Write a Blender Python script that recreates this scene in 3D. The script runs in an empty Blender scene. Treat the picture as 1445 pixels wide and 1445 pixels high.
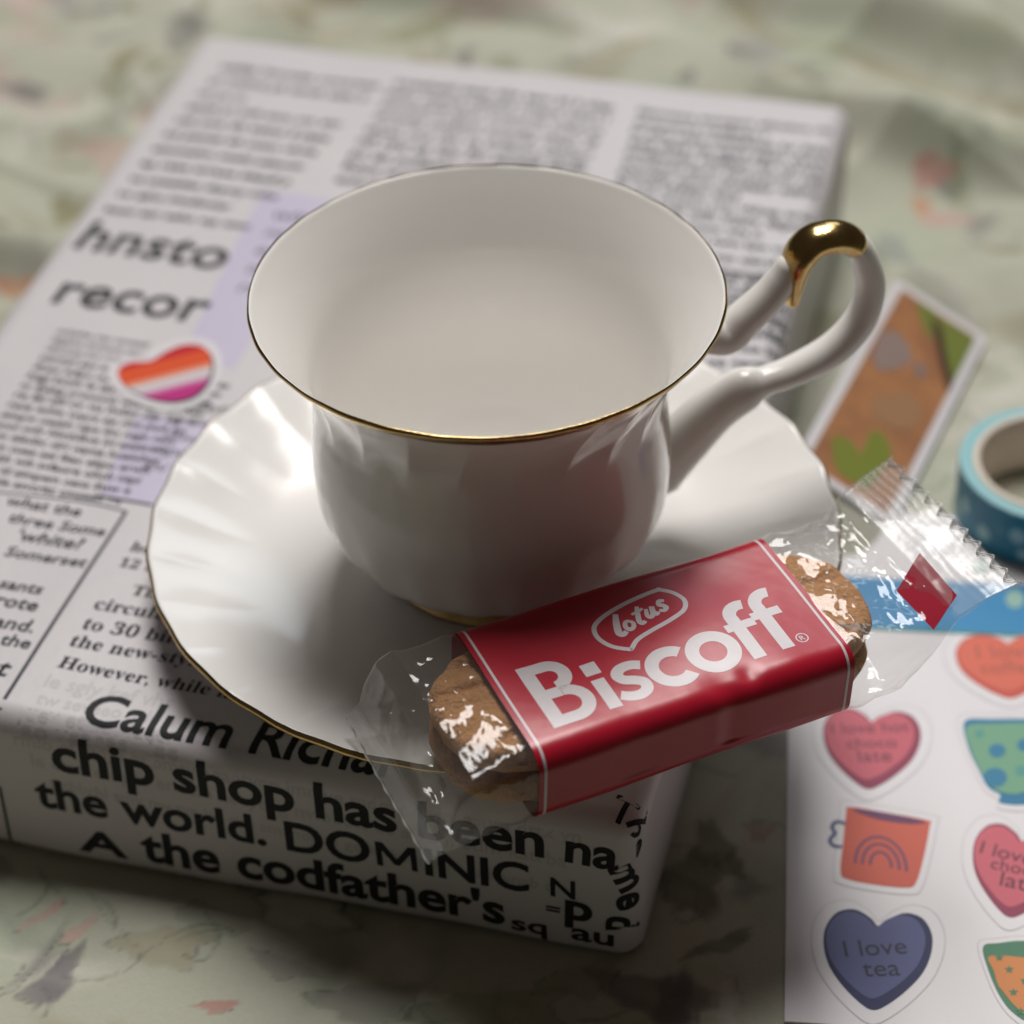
import bpy, bmesh, math, random
import numpy as np
from mathutils import Matrix, Vector, noise as mnoise

# ------------------------------------------------------------------ camera, light, exposure
S = bpy.context.scene
H = 0.038                                     # thickness of the wrapped book
FPX, TH, ROLL = 3500.0, 0.692371, -0.025444   # focal length in photo pixels, tilt, roll
CAMP = np.array([0.003694, -0.385825, 0.374058])
_F = np.array([0, math.cos(TH), -math.sin(TH)]); _R = np.array([1.0, 0, 0]); _U = np.cross(_R, _F)
_c, _s = math.cos(ROLL), math.sin(ROLL)
AX = np.array([_c*_R + _s*_U, -_s*_R + _c*_U, _F])      # right, up, forward
cd = bpy.data.cameras.new("camera"); cam = bpy.data.objects.new("camera", cd); S.collection.objects.link(cam)
m = Matrix.Identity(4)
for i in range(3):
    m[i][0], m[i][1], m[i][2], m[i][3] = AX[0][i], AX[1][i], -AX[2][i], CAMP[i]
cam.matrix_world = m
cd.sensor_width = 36.0; cd.lens = 36.0*FPX/1445.0; cd.clip_start = 0.01; cd.clip_end = 20
cd.dof.use_dof = True; cd.dof.focus_distance = 0.452; cd.dof.aperture_fstop = 9.0; cd.dof.aperture_blades = 7
S.camera = cam

W = bpy.data.worlds.new("World"); S.world = W; W.use_nodes = True
W.node_tree.nodes["Background"].inputs[0].default_value = (1.0, 0.84, 0.68, 1)
W.node_tree.nodes["Background"].inputs[1].default_value = 0.040

def area(name, az, el, dist, sx, sy, power, col, target=(0.0, 0.0, 0.05)):
    L = bpy.data.lights.new(name, 'AREA'); L.shape = 'RECTANGLE'; L.size = sx; L.size_y = sy
    L.energy = power; L.color = col
    o = bpy.data.objects.new(name, L); S.collection.objects.link(o)
    a, e = math.radians(az), math.radians(el)
    d = Vector((math.sin(a)*math.cos(e), math.cos(a)*math.cos(e), math.sin(e)))
    o.location = Vector(target) + d*dist
    o.rotation_euler = d.to_track_quat('Z', 'Y').to_euler()
    return o
area("key_window", 3, 64, 2.2, 0.70, 1.25, 47, (1.0, 0.965, 0.93))
area("side_window", 14, 33, 3.0, 0.85, 0.6, 5.0, (0.80, 0.91, 1.0))

S.view_settings.view_transform = 'Standard'; S.view_settings.look = 'None'
S.view_settings.exposure = 0.0; S.view_settings.gamma = 1.0
S.cycles.use_denoising = True
S.cycles.max_bounces = 10; S.cycles.transparent_max_bounces = 24; S.cycles.caustics_reflective = False
S.cycles.caustics_refractive = False; S.cycles.sample_clamp_indirect = 4.0

# ------------------------------------------------------------------ pixels of the photograph -> rays
def ray(px):
    return np.array([(px[0]-722.5)/FPX, -(px[1]-722.5)/FPX, 1.0]) @ AX
def on_z(px, z=0.0):
    r = ray(px); return CAMP + r*((z-CAMP[2])/r[2])
def on_plane(px, P0, n):
    r = ray(px); n = np.asarray(n, float); return CAMP + r*(((np.asarray(P0)-CAMP) @ n)/(r @ n))
def to_px(P):
    q = (np.asarray(P)-CAMP) @ AX.T; return np.array([722.5+FPX*q[0]/q[2], 722.5-FPX*q[1]/q[2]])

# ------------------------------------------------------------------ helpers
random.seed(7); rng = np.random.default_rng(7)
def lin(r, g, b):
    f = lambda c: (c/255/12.92) if c <= 10 else ((c/255+0.055)/1.055)**2.4
    return (f(r), f(g), f(b))
def sstep(a, b, x):
    t = np.clip((x-a)/(b-a), 0, 1); return t*t*(3-2*t)
def link(o, parent=None):
    S.collection.objects.link(o)
    if parent is not None: o.parent = parent
    return o
def mesh_obj(name, V, F, mat, parent=None, smooth=True):
    me = bpy.data.meshes.new(name)
    me.from_pydata([tuple(map(float, v)) for v in V], [], [tuple(map(int, f)) for f in F])
    if smooth: me.polygons.foreach_set("use_smooth", [True]*len(me.polygons))
    me.materials.append(mat); me.update()
    return link(bpy.data.objects.new(name, me), parent)
def fast_mesh(name, V, quads, mat, parent=None, smooth=True, col=None):
    V = np.asarray(V, np.float32).reshape(-1, 3); Q = np.asarray(quads, np.int32).reshape(-1, 4)
    me = bpy.data.meshes.new(name)
    me.vertices.add(len(V)); me.vertices.foreach_set("co", V.ravel())
    me.loops.add(Q.size); me.loops.foreach_set("vertex_index", Q.ravel())
    me.polygons.add(len(Q)); me.polygons.foreach_set("loop_start", np.arange(0, Q.size, 4, dtype=np.int32))
    me.update(calc_edges=True)
    if smooth: me.polygons.foreach_set("use_smooth", np.ones(len(Q), bool))
    if col is not None:
        a = me.color_attributes.new("print", 'FLOAT_COLOR', 'POINT')
        a.data.foreach_set("color", np.c_[col.reshape(-1, 3), np.ones(len(V))].astype(np.float32).ravel())
    me.materials.append(mat); me.validate(); me.update()
    return link(bpy.data.objects.new(name, me), parent)
def gridq(n, k, wn=False, wk=False):
    a = np.arange(n if wn else n-1); b = np.arange(k if wk else k-1)
    A, B = np.meshgrid(a, b, indexing='ij'); A2 = (A+1) % n; B2 = (B+1) % k
    return np.stack([A*k+B, A2*k+B, A2*k+B2, A*k+B2], -1).reshape(-1, 4)
def tag(o, label, cat, group=None, kind=None):
    if label: o['label'] = label
    if cat: o['category'] = cat
    if group: o['group'] = group
    if kind: o['kind'] = kind
    return o
def empty(name, loc=(0, 0, 0)):
    o = bpy.data.objects.new(name, None); o.empty_display_size = 0.01; o.location = loc
    return link(o)

def mat(name, col, rough=0.5, metal=0.0, spec=0.5, coat=0.0, bump=None, mottle=None, attr=None, sheen=0, sss=0):
    """bump=(scale, strength, dist, detail); mottle=(scale, amount, other colour)"""
    M = bpy.data.materials.new(name); M.use_nodes = True; nt = M.node_tree; b = nt.nodes["Principled BSDF"]
    b.inputs["Base Color"].default_value = (*col, 1); b.inputs["Roughness"].default_value = rough
    b.inputs["Metallic"].default_value = metal; b.inputs["Specular IOR Level"].default_value = spec
    b.inputs["Coat Weight"].default_value = coat; b.inputs["Coat Roughness"].default_value = 0.08
    if sheen: b.inputs["Sheen Weight"].default_value = sheen
    if sss:
        b.inputs["Subsurface Weight"].default_value = sss; b.inputs["Subsurface Radius"].default_value = (1, .85, .7)
        b.inputs["Subsurface Scale"].default_value = 0.003
    tc = nt.nodes.new("ShaderNodeTexCoord"); src = None
    if attr:
        a = nt.nodes.new("ShaderNodeVertexColor"); a.layer_name = attr; src = a.outputs[0]
    if mottle:
        n = nt.nodes.new("ShaderNodeTexNoise"); n.inputs["Scale"].default_value = mottle[0]; n.inputs["Detail"].default_value = 6
        nt.links.new(tc.outputs["Object"], n.inputs["Vector"])
        r = nt.nodes.new("ShaderNodeValToRGB"); r.color_ramp.elements[0].position = .35; r.color_ramp.elements[1].position = .68
        nt.links.new(n.outputs[0], r.inputs[0])
        k = nt.nodes.new("ShaderNodeMath"); k.operation = 'MULTIPLY'; k.inputs[1].default_value = mottle[1]
        nt.links.new(r.outputs[0], k.inputs[0])
        mx = nt.nodes.new("ShaderNodeMixRGB"); nt.links.new(k.outputs[0], mx.inputs[0])
        if src: nt.links.new(src, mx.inputs[1])
        else: mx.inputs[1].default_value = (*col, 1)
        mx.inputs[2].default_value = (*mottle[2], 1); src = mx.outputs[0]
    if src: nt.links.new(src, b.inputs["Base Color"])
    if bump:
        n = nt.nodes.new("ShaderNodeTexNoise"); n.inputs["Scale"].default_value = bump[0]; n.inputs["Detail"].default_value = bump[3]
        nt.links.new(tc.outputs["Object"], n.inputs["Vector"])
        bp = nt.nodes.new("ShaderNodeBump"); bp.inputs["Strength"].default_value = bump[1]; bp.inputs["Distance"].default_value = bump[2]
        nt.links.new(n.outputs[0], bp.inputs["Height"]); nt.links.new(bp.outputs[0], b.inputs["Normal"])
    return M

def film_mat(name, haze=0.045, rough=0.07):
    M = bpy.data.materials.new(name); M.use_nodes = True; nt = M.node_tree; nt.nodes.clear()
    out = nt.nodes.new("ShaderNodeOutputMaterial")
    tr = nt.nodes.new("ShaderNodeBsdfTransparent"); tr.inputs[0].default_value = (.965, .965, .96, 1)
    gl = nt.nodes.new("ShaderNodeBsdfGlossy"); gl.inputs["Roughness"].default_value = rough; gl.inputs[0].default_value = (1, 1, 1, 1)
    df = nt.nodes.new("ShaderNodeBsdfDiffuse"); df.inputs[0].default_value = (.8, .8, .8, 1)
    lw = nt.nodes.new("ShaderNodeLayerWeight"); lw.inputs["Blend"].default_value = 0.5
    pw = nt.nodes.new("ShaderNodeMath"); pw.operation = 'POWER'; pw.inputs[1].default_value = 4.0
    nt.links.new(lw.outputs["Facing"], pw.inputs[0])
    ml = nt.nodes.new("ShaderNodeMath"); ml.operation = 'MULTIPLY_ADD'; ml.inputs[1].default_value = 0.55; ml.inputs[2].default_value = 0.034
    nt.links.new(pw.outputs[0], ml.inputs[0])
    m1 = nt.nodes.new("ShaderNodeMixShader"); m1.inputs[0].default_value = haze
    nt.links.new(tr.outputs[0], m1.inputs[1]); nt.links.new(df.outputs[0], m1.inputs[2])
    m2 = nt.nodes.new("ShaderNodeMixShader"); nt.links.new(ml.outputs[0], m2.inputs[0])
    nt.links.new(m1.outputs[0], m2.inputs[1]); nt.links.new(gl.outputs[0], m2.inputs[2])
    nt.links.new(m2.outputs[0], out.inputs[0])
    return M

# flat outlines -------------------------------------------------------------
def smooth_poly(P, k=6, closed=True):
    P = np.asarray(P, float); n = len(P); out = []
    for i in range(n if closed else n-1):
        g = (lambda j: P[j % n]) if closed else (lambda j: P[min(max(j, 0), n-1)])
        a, b, c, d = g(i-1), g(i), g(i+1), g(i+2)
        for t in np.arange(k)/k:
            out.append(.5*(2*b + (c-a)*t + (2*a-5*b+4*c-d)*t*t + (3*b-a-3*c+d)*t**3))
    if not closed: out.append(P[-1])
    return np.array(out)
def heart(w, h):
    half = [(0, .345), (.09, .43), (.24, .5), (.40, .455), (.495, .30), (.50, .11), (.435, -.09), (.30, -.275), (.13, -.435)]
    P = half+[(0, -.5)]+[(-x, y) for x, y in half[:0:-1]]
    return smooth_poly(np.array(P)*np.array([w, h]), 6)
def rot2(P, a):
    c, s = math.cos(a), math.sin(a); P = np.asarray(P, float); return np.c_[P[:, 0]*c-P[:, 1]*s, P[:, 0]*s+P[:, 1]*c]
def stroke(P, w, closed=False, taper=None):
    """ribbon of width w along a polyline: list of quads"""
    P = np.asarray(P, float); n = len(P)
    d = np.gradient(P, axis=0) if not closed else (np.roll(P, -1, 0)-np.roll(P, 1, 0))
    d /= np.linalg.norm(d, axis=1)[:, None]+1e-12; nn = np.c_[-d[:, 1], d[:, 0]]
    ww = np.full(n, w/2) if taper is None else w/2*np.asarray(taper)
    V = np.concatenate([P+nn*ww[:, None], P-nn*ww[:, None]])
    r = range(n if closed else n-1)
    return V, [(i, (i+1) % n, (i+1) % n+n, i+n) for i in r]
class Flat:
    """collects 2-D outlines; build() maps them through a function to 3-D"""
    def __init__(s): s.V = []; s.F = []
    def add(s, V, F):
        o = len(s.V); s.V += [tuple(v) for v in V]; s.F += [tuple(i+o for i in f) for f in F]; return s
    def poly(s, P): return s.add(P, [tuple(range(len(P)))])
    def line(s, P, w, closed=False, taper=None): return s.add(*stroke(P, w, closed, taper))
    def build(s, name, M, parent, fn, smooth=False):
        return mesh_obj(name, [fn(*v[:2]) for v in s.V], s.F, M, parent, smooth)

# lettering --------------------------------------------------------------------
_tc = {}
def glyphs(txt, bold=0.0, shear=0.0, res=3, spacing=1.0):
    key = (txt, bold, shear, res, spacing)
    if key in _tc: return _tc[key]
    cu = bpy.data.curves.new("t", 'FONT'); cu.body = txt; cu.size = 1; cu.offset = bold; cu.shear = shear
    cu.resolution_u = res; cu.fill_mode = 'FRONT'; cu.space_character = spacing
    o = bpy.data.objects.new("t", cu); S.collection.objects.link(o)
    me = o.to_mesh()
    V = np.zeros(len(me.vertices)*3); me.vertices.foreach_get("co", V); V = V.reshape(-1, 3)[:, :2]
    F = [tuple(p.vertices) for p in me.polygons]
    o.to_mesh_clear(); bpy.data.objects.remove(o); bpy.data.curves.remove(cu)
    _tc[key] = (V, F); return V, F
def bi(txt):      # serif bold letters
    out = ''
    for ch in txt:
        if 'A' <= ch <= 'Z': out += chr(0x1D400+ord(ch)-65)
        elif 'a' <= ch <= 'z': out += chr(0x1D41A+ord(ch)-97)
        elif '0' <= ch <= '9': out += chr(0x1D7CE+ord(ch)-48)
        else: out += ch
    return out
def refine(V, F, step, vmin, vmax):
    """cut a flat mesh along lines of constant y so that it can bend"""
    bm = bmesh.new(); vs = [bm.verts.new((v[0], v[1], 0)) for v in V]
    for f in F:
        try: bm.faces.new([vs[i] for i in f])
        except ValueError: pass
    y = vmin
    while y < vmax:
        bmesh.ops.bisect_plane(bm, geom=bm.verts[:]+bm.edges[:]+bm.faces[:], dist=1e-7, plane_co=(0, y, 0), plane_no=(0, 1, 0)); y += step
    bm.verts.ensure_lookup_table(); bm.verts.index_update()
    V2 = np.array([v.co[:2] for v in bm.verts]); F2 = [tuple(v.index for v in f.verts) for f in bm.faces]; bm.free()
    return V2, F2

# ------------------------------------------------------------------ materials
PORC = mat("white_porcelain", (.89, .87, .84), .12, spec=.42)
PORC2 = mat("saucer_porcelain", (.82, .805, .785), .15, spec=.42)
GOLD = mat("worn_gold", (.60, .42, .18), .20, metal=1, bump=(900, .25, .0002, 3), mottle=(400, .5, (.30, .19, .065)))
PAPER = mat("newsprint_wrapping", (.60, .575, .595), .42, spec=.45, bump=(260, .25, .0005, 4), mottle=(60, .25, (.55, .525, .56)))
INK = mat("black_print", (.018, .019, .022), .6, spec=.2)
INKG = mat("grey_print", (.06, .06, .07), .6, spec=.2)
GHOST = mat("show_through_print", (.50, .478, .495), .5)
LAV = mat("lavender_print", (.53, .49, .63), .45)
CARDW = mat("white_card", (.74, .72, .745), .38, bump=(500, .05, .0002, 3))
FILM = film_mat("clear_film"); FILM2 = film_mat("crimped_film", .11, .2); FILM3 = film_mat("film_edge", .35, .2)

# ------------------------------------------------------------------ the floral cloth
def book_frame():
    yaw, bx, by, w, l = -0.26648, 0.0262, -0.0726, 0.1822, 0.2672
    u = np.array([math.cos(yaw), math.sin(yaw), 0]); v = np.array([-math.sin(yaw), math.cos(yaw), 0])
    return yaw, np.array([bx, by, 0]) - u*w/2 + v*l/2, u, v, w, l
YAW, BC, BU, BV, BW, BL = book_frame()

xs = np.concatenate([np.linspace(-.75, -.19, 40, endpoint=False), np.arange(-.19, .21, .0008), np.linspace(.21, .75, 40)])
ys = np.concatenate([np.linspace(-.165, -.125, 20, endpoint=False), np.arange(-.125, .36, .0008), np.linspace(.36, .95, 44)])
X, Y = np.meshgrid(xs, ys, indexing='ij')
def wav(x, y, fx, fy, ph): return np.sin(x*fx+y*fy+ph)
Z = .0012*(wav(X, Y, 60, 35, 1) + wav(X, Y, -35, 75, 2.2)) + .0018*wav(X, Y, 22, -28, .4) + .0005*wav(X, Y, 130, 90, 3)
def ridge(a, b, wid, hgt, skew=1.0):
    a, b = np.array(a), np.array(b); d = (b-a)/np.linalg.norm(b-a); n = np.array([-d[1], d[0]])
    s = (X-a[0])*d[0]+(Y-a[1])*d[1]; q = (X-a[0])*n[0]+(Y-a[1])*n[1] + .004*np.sin(s*55)+.003*np.sin(s*23+1)
    Lh = np.linalg.norm(b-a); w2 = np.where(q > 0, wid*skew, wid)
    return hgt*np.exp(-(q/w2)**2)*sstep(-.05, .03, s)*(1-sstep(Lh-.03, Lh+.05, s))
g = lambda x, y: on_z((x, y))[:2]
Z += ridge(g(960, -40), g(1500, 130), .011, .013, 1.8) + ridge(g(1150, 165), g(1560, 265), .010, .012, 1.2)
Z += ridge(g(-260, 335), g(40, 372), .009, .012, 1.2) + ridge(g(400, -50), g(760, 25), .010, .014, 1.4)
Z += .0085*np.exp(-((Y+.105+.27*(X+.10))/.030)**2)*(1-sstep(-.065, -.01, X))
_back = sstep(.05, .16, Y)
Z += _back*(.0035*(1-np.abs(np.sin(X*38+Y*21+1.2*np.sin(Y*30))))**2+.0030*(1-np.abs(np.sin(X*-27+Y*47+.9*np.sin(X*41))))**2)
Z += ridge(g(-200, 60), g(160, 120), .018, .005) + ridge(g(1380, 330), g(1600, 560), .016, .004)
# lies flat beneath the things
du = (X-BC[0])*BU[0]+(Y-BC[1])*BU[1]; dv = (X-BC[0])*BV[0]+(Y-BC[1])*BV[1]
bd = np.maximum(np.abs(du)-BW/2, np.abs(dv)-BL/2)
flat = sstep(-.002, .022, bd)
flat *= 1-sstep(-.02, .0, np.minimum(np.minimum(X-.045, .17-X), np.minimum(Y+.12, .115-Y)))
flat *= 1-.96*sstep(0, .02, -np.maximum(np.abs(X-.10)-.045, np.abs(Y-.10)-.085))
Z = Z*flat
# a fold of the cloth that holds up one side of the picture card
_tl, _tr, _bl = on_z((1263.6, 394), .0125), on_z((1392, 478), .0006), on_z((1119, 654), .0125)
_ex = (_tr-_tl)[:2]; _wx = np.linalg.norm(_ex); _ex = _ex/_wx; _ey = (_bl-_tl)[:2]; _hy = np.linalg.norm(_ey); _ey = _ey/_hy
_dt = _ex[0]*_ey[1]-_ex[1]*_ey[0]; _px, _py = X-_tl[0], Y-_tl[1]
_sa = (_px*_ey[1]-_py*_ey[0])/_dt; _ta = (_ex[0]*_py-_ex[1]*_px)/_dt
_zp = np.where(_sa < 0, .0118*np.exp(-(_sa/.010)**2), np.clip(.0118*(1-_sa/_wx), 0, 1))
Z = np.maximum(Z, _zp*sstep(-.03, -.005, _ta)*(1-sstep(_hy+.0, _hy+.02, _ta))*sstep(.0, .012, bd))
Z -= np.maximum(0, 0)  # level of the table
Z = np.where((flat < .05) & (_sa > _wx), np.minimum(Z, -.0002), Z) - .0003

BASE = np.array([.455, .46, .375])
C = np.empty(X.shape+(3,)); C[:] = BASE
lowf = (wav(X, Y, 90, 40, .3)*wav(X, Y, -50, 85, 1.9)+.6*wav(X, Y, 40, -60, 2.))*.5
C *= (1+.06*lowf)[..., None]
C += np.clip(lowf, 0, 1)[..., None]*np.array([-.05, -.005, -.03])
def blot(cx, cy, rx, ry, ang, col, al=.8, soft=.25, wob=.18, edge=0, seed=0, vein=False):
    """one water-colour patch; sizes in metres"""
    R_ = max(rx, ry)*1.6
    i0, i1 = np.searchsorted(xs, [cx-R_, cx+R_]); j0, j1 = np.searchsorted(ys, [cy-R_, cy+R_])
    if i1-i0 < 2 or j1-j0 < 2: return
    x = X[i0:i1, j0:j1]-cx; y = Y[i0:i1, j0:j1]-cy; c, s = math.cos(ang), math.sin(ang)
    a = (x*c+y*s)/rx; b = (-x*s+y*c)/ry; th = np.arctan2(b, a)
    r = np.hypot(a, b)*(1+wob*(np.sin(3*th+seed)+.6*np.sin(5*th+2.1*seed)+.4*np.sin(9*th+seed*3.3)))
    k = (1-sstep(1-soft, 1, r))*al
    tex = .88+.12*np.sin(x*500+seed+2*np.sin(y*330))*np.sin(y*430+seed*2)
    k = np.clip(k*tex, 0, 1)
    blk = C[i0:i1, j0:j1]; col = np.array(col)
    blk[:] = blk*(1-k[..., None])+col*k[..., None]
    if edge:
        e = np.exp(-((r-.93)/.05)**2)*edge*(.5+.5*np.sin(th*2+seed)); blk[:] = blk*(1-e[..., None])+np.array([.07, .075, .07])*e[..., None]
    if vein:
        e = np.exp(-(b/.05)**2)*(np.abs(a) < .9)*.5; blk[:] = blk*(1-e[..., None])+col*.4*e[..., None]
def pline(pts, w, col, al=.8):
    P = smooth_poly([g(*p) for p in pts], 8, False)
    for q in P[::1]:
        blot(q[0], q[1], w, w, 0, col, al*.5, .6, 0)
SAGE = (.25, .27, .17); GREY = (.13, .125, .135); OLIVE = (.20, .185, .075); PINK = (.56, .33, .30); ROSE = (.45, .10, .10); KHA = (.34, .30, .19); DK = (.055, .06, .05); ORA = (.55, .22, .10)
def pb(px, py, rx, ry, ang, col, al=.75, **k):
    q = g(px, py); blot(q[0], q[1], rx*.001, ry*.001, math.radians(ang), col, al, seed=px*.37+py*.11, **k)
rr = random.Random(3)
WASH = [(.30, .33, .25), (.25, .27, .20), (.58, .57, .51), (.62, .60, .53), (.34, .32, .22), (.27, .255, .26), (.44, .43, .35), (.50, .38, .34), (.20, .205, .19)]
for i in range(620):          # broad washes
    blot(rr.uniform(-.3, .3), rr.uniform(-.2, .6), rr.uniform(.008, .026), rr.uniform(.005, .012), rr.uniform(0, 6.3), rr.choice(WASH), rr.uniform(.35, .8), rr.uniform(.45, .9), .22, seed=i*1.3)
for i in range(760):          # leaves and petals
    x, y = rr.uniform(-.3, .3), rr.uniform(-.25, .6)
    col = rr.choice([SAGE, SAGE, KHA, GREY, GREY, OLIVE, OLIVE, (.60, .60, .52), (.64, .62, .55), (.38, .40, .30), PINK])
    blot(x, y, rr.uniform(.004, .014), rr.uniform(.0025, .006), rr.uniform(0, 6.3), col, rr.uniform(.35, .8), rr.choice([.4, .6, .8]), rr.uniform(.1, .25), edge=rr.choice([0, 0, .3, .6]), seed=i, vein=rr.random() < .2)
for i in range(240):          # thin drawn lines
    x, y, a = rr.uniform(-.2, .2), rr.uniform(-.15, .4), rr.uniform(0, 6.3); b = rr.uniform(-.5, .5)
    for k in range(14):
        blot(x, y, .0006, .0006, 0, (.10, .105, .095), .45, .6, 0); x += .0007*math.cos(a); y += .0007*math.sin(a); a += b*.2
# single motifs and marks, one of them a painted fold shadow
for a in [(40, 150, 5, 8, 70, GREY), (140, 18, 10, 4, 35, GREY), (262, 58, 6, 15, -10, GREY, .6), (165, 62, 10, 3, 40, GREY, .6), (180, 105, 4, 11, -20, OLIVE), (235, 112, 10, 3, 35, OLIVE, .6),
          (150, 215, 7, 12, 20, PINK, .5), (105, 205, 8, 6, 10, (.28, .2, .15), .5), (15, 330, 14, 3, -45, OLIVE), (95, 300, 5, 9, 20, OLIVE), (25, 408, 7, 3, 10, ORA, .7), (590, 45, 13, 6, 20, OLIVE, .6),  # last olive patch here paints in the shadow of a fold
          (400, 30, 12, 5, 0, KHA), (470, 10, 12, 7, 0, KHA), (1208, 20, 5, 4, 0, PINK), (1290, 10, 5, 4, 0, ORA, .5), (1325, 48, 10, 4, -10, GREY, .5), (1038, 90, 4, 5, 0, GREY), (880, 75, 16, 3, 30, KHA), (1110, 130, 10, 3, 20, KHA),
          (1312, 258, 6, 5, 0, ROSE, .6), (1300, 290, 3, 5, 0, ORA), (1332, 308, 8, 4, 0, PINK), (1256, 352, 6, 8, 0, (.25, .27, .27), .6), (1400, 215, 16, 7, -15, OLIVE, .7), (1225, 370, 5, 12, 10, SAGE), (1180, 470, 6, 12, 0, SAGE, .7),
          (78, 1392, 3.6, 9.5, -22, (.15, .135, .155), .85), (62, 1293, 6, 1.3, 40, PINK, .7), (112, 1318, 5, 1.5, 45, PINK, .7), (300, 1305, 8, 5, -15, (.24, .25, .18), .5), (235, 1345, 9, 6, 0, KHA, .6), (400, 1370, 7, 3, -20, GREY, .35),
          (310, 1440, 4, 2, 0, ROSE, .6), (975, 1245, 7.0, 9.5, -10, (.11, .115, .08), .8), (1005, 1190, 4, 7, 10, (.12, .125, .085), .7), (1032, 1220, 3, 3.5, 0, (.10, .105, .075), .7), (1020, 1330, 8, 2, 25, DK, .6), (930, 1405, 12, 6, -15, (.12, .1, .095), .7), (1072, 1170, 3, 3, 0, (.3, .12, .1), .5), (520, 1420, 10, 6, 10, GREY, .4), (700, 1430, 14, 6, 0, SAGE, .6), (820, 1380, 9, 4, 20, SAGE, .5)]:
    pb(*a, edge=.5 if a[1] > 1000 else 0)
for pts in ([(128, 1262), (160, 1310), (200, 1362), (140, 1390), (90, 1385)], [(200, 1362), (260, 1320), (300, 1310), (330, 1318)], [(290, 1290), (310, 1330), (290, 1368), (262, 1360)], [(960, 1190), (940, 1260), (960, 1300), (990, 1290), (1020, 1250)], [(950, 1230), (985, 1255), (975, 1300)]):
    pline(pts, .0006, (.08, .085, .085), .8)
pline([(1000, -10), (1080, 60), (1200, 85), (1300, 115), (1445, 165)], .0045, (.24, .21, .09), .7)  # broad olive line along the far fold
CLOTH = mat("floral_cotton", (.5, .5, .4), .85, spec=.2, attr="print", sheen=.15, bump=(1400, .22, .0006, 2), mottle=(700, .12, (.30, .30, .24)))
cloth = fast_mesh("tablecloth", np.stack([X, Y, Z], -1), gridq(len(xs), len(ys)), CLOTH, col=np.clip(C, .01, 1))
tag(cloth, "pale green floral cotton cloth spread under everything", "cloth", kind="structure")

# ------------------------------------------------------------------ the wrapped book
RB = 0.0052; RBB = 0.003
def ripple(x, y, z):
    return .00022*math.sin(x*70+y*31+z*90)+.00016*math.sin(x*-43+y*95+z*60+1.3)+.0001*math.sin(x*190+z*210)
def paper(u, v, off=0.0):
    """paper coordinates (metres from left edge / from front top edge) -> world; v < 0 runs down the front"""
    x = u-BW/2; r = RB; mir = x < -(BW/2-r); x = abs(x) if mir else x; ny = nz = 0.0
    arc = math.pi*r/2; hh = H-r-RBB
    if v >= r: y, z, ny, nz = -BL/2+v, H, 0, 1
    elif v >= r-arc:
        a = (r-v)/r; y = -BL/2+r-r*math.sin(a); z = H-r+r*math.cos(a); ny, nz = -math.sin(a), math.cos(a)
    elif v >= r-arc-hh: y = -BL/2; z = H-r-(r-arc-v); ny, nz = -1, 0
    else:
        a = min((r-arc-hh-v)/RBB, math.pi/2); y = -BL/2+RBB-RBB*math.cos(a); z = RBB-RBB*math.sin(a); ny, nz = -math.cos(a), -math.sin(a)
    nx = 0.0; xe = BW/2-r
    if x > xe:
        b = (x-xe)/r
        if b < math.pi/2: sb, cb = math.sin(b), math.cos(b); ex, ey = r*sb, r*(1-cb)
        else: sb, cb = 1.0, 0.0; ex, ey = r, r+(x-xe-math.pi*r/2)
        x = xe+ex
        if nz < .5: y += ey*abs(ny); nx, ny = sb, ny*cb
        else: z -= ey; nx, nz = sb, nz*cb
    if mir: x, nx = -x, -nx
    p = np.array([x, y, z]); k = ripple(x, y, z)+off
    n = np.array([nx, ny, nz]); p = p+n/np.linalg.norm(n)*k
    return BC+BU*p[0]+BV*p[1]+np.array([0, 0, p[2]])
def px_uv(px):
    """where on the paper a photo pixel lies"""
    P = on_z(px, H)-BC; u, v = P@BU+BW/2, P@BV+BL/2
    if v < RB: v = .006
    for _ in range(40):
        f = to_px(paper(u, v))-np.array(px, float)
        if abs(f).max() < .05: break
        e = 1e-5
        J = np.stack([(to_px(paper(u+e, v))-px-f)/e, (to_px(paper(u, v+e))-px-f)/e], 1)
        d = np.linalg.lstsq(J, -f, rcond=None)[0]; d = np.clip(d, -.006, .006); u += d[0]; v += d[1]
    return np.array([u, v])
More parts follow.
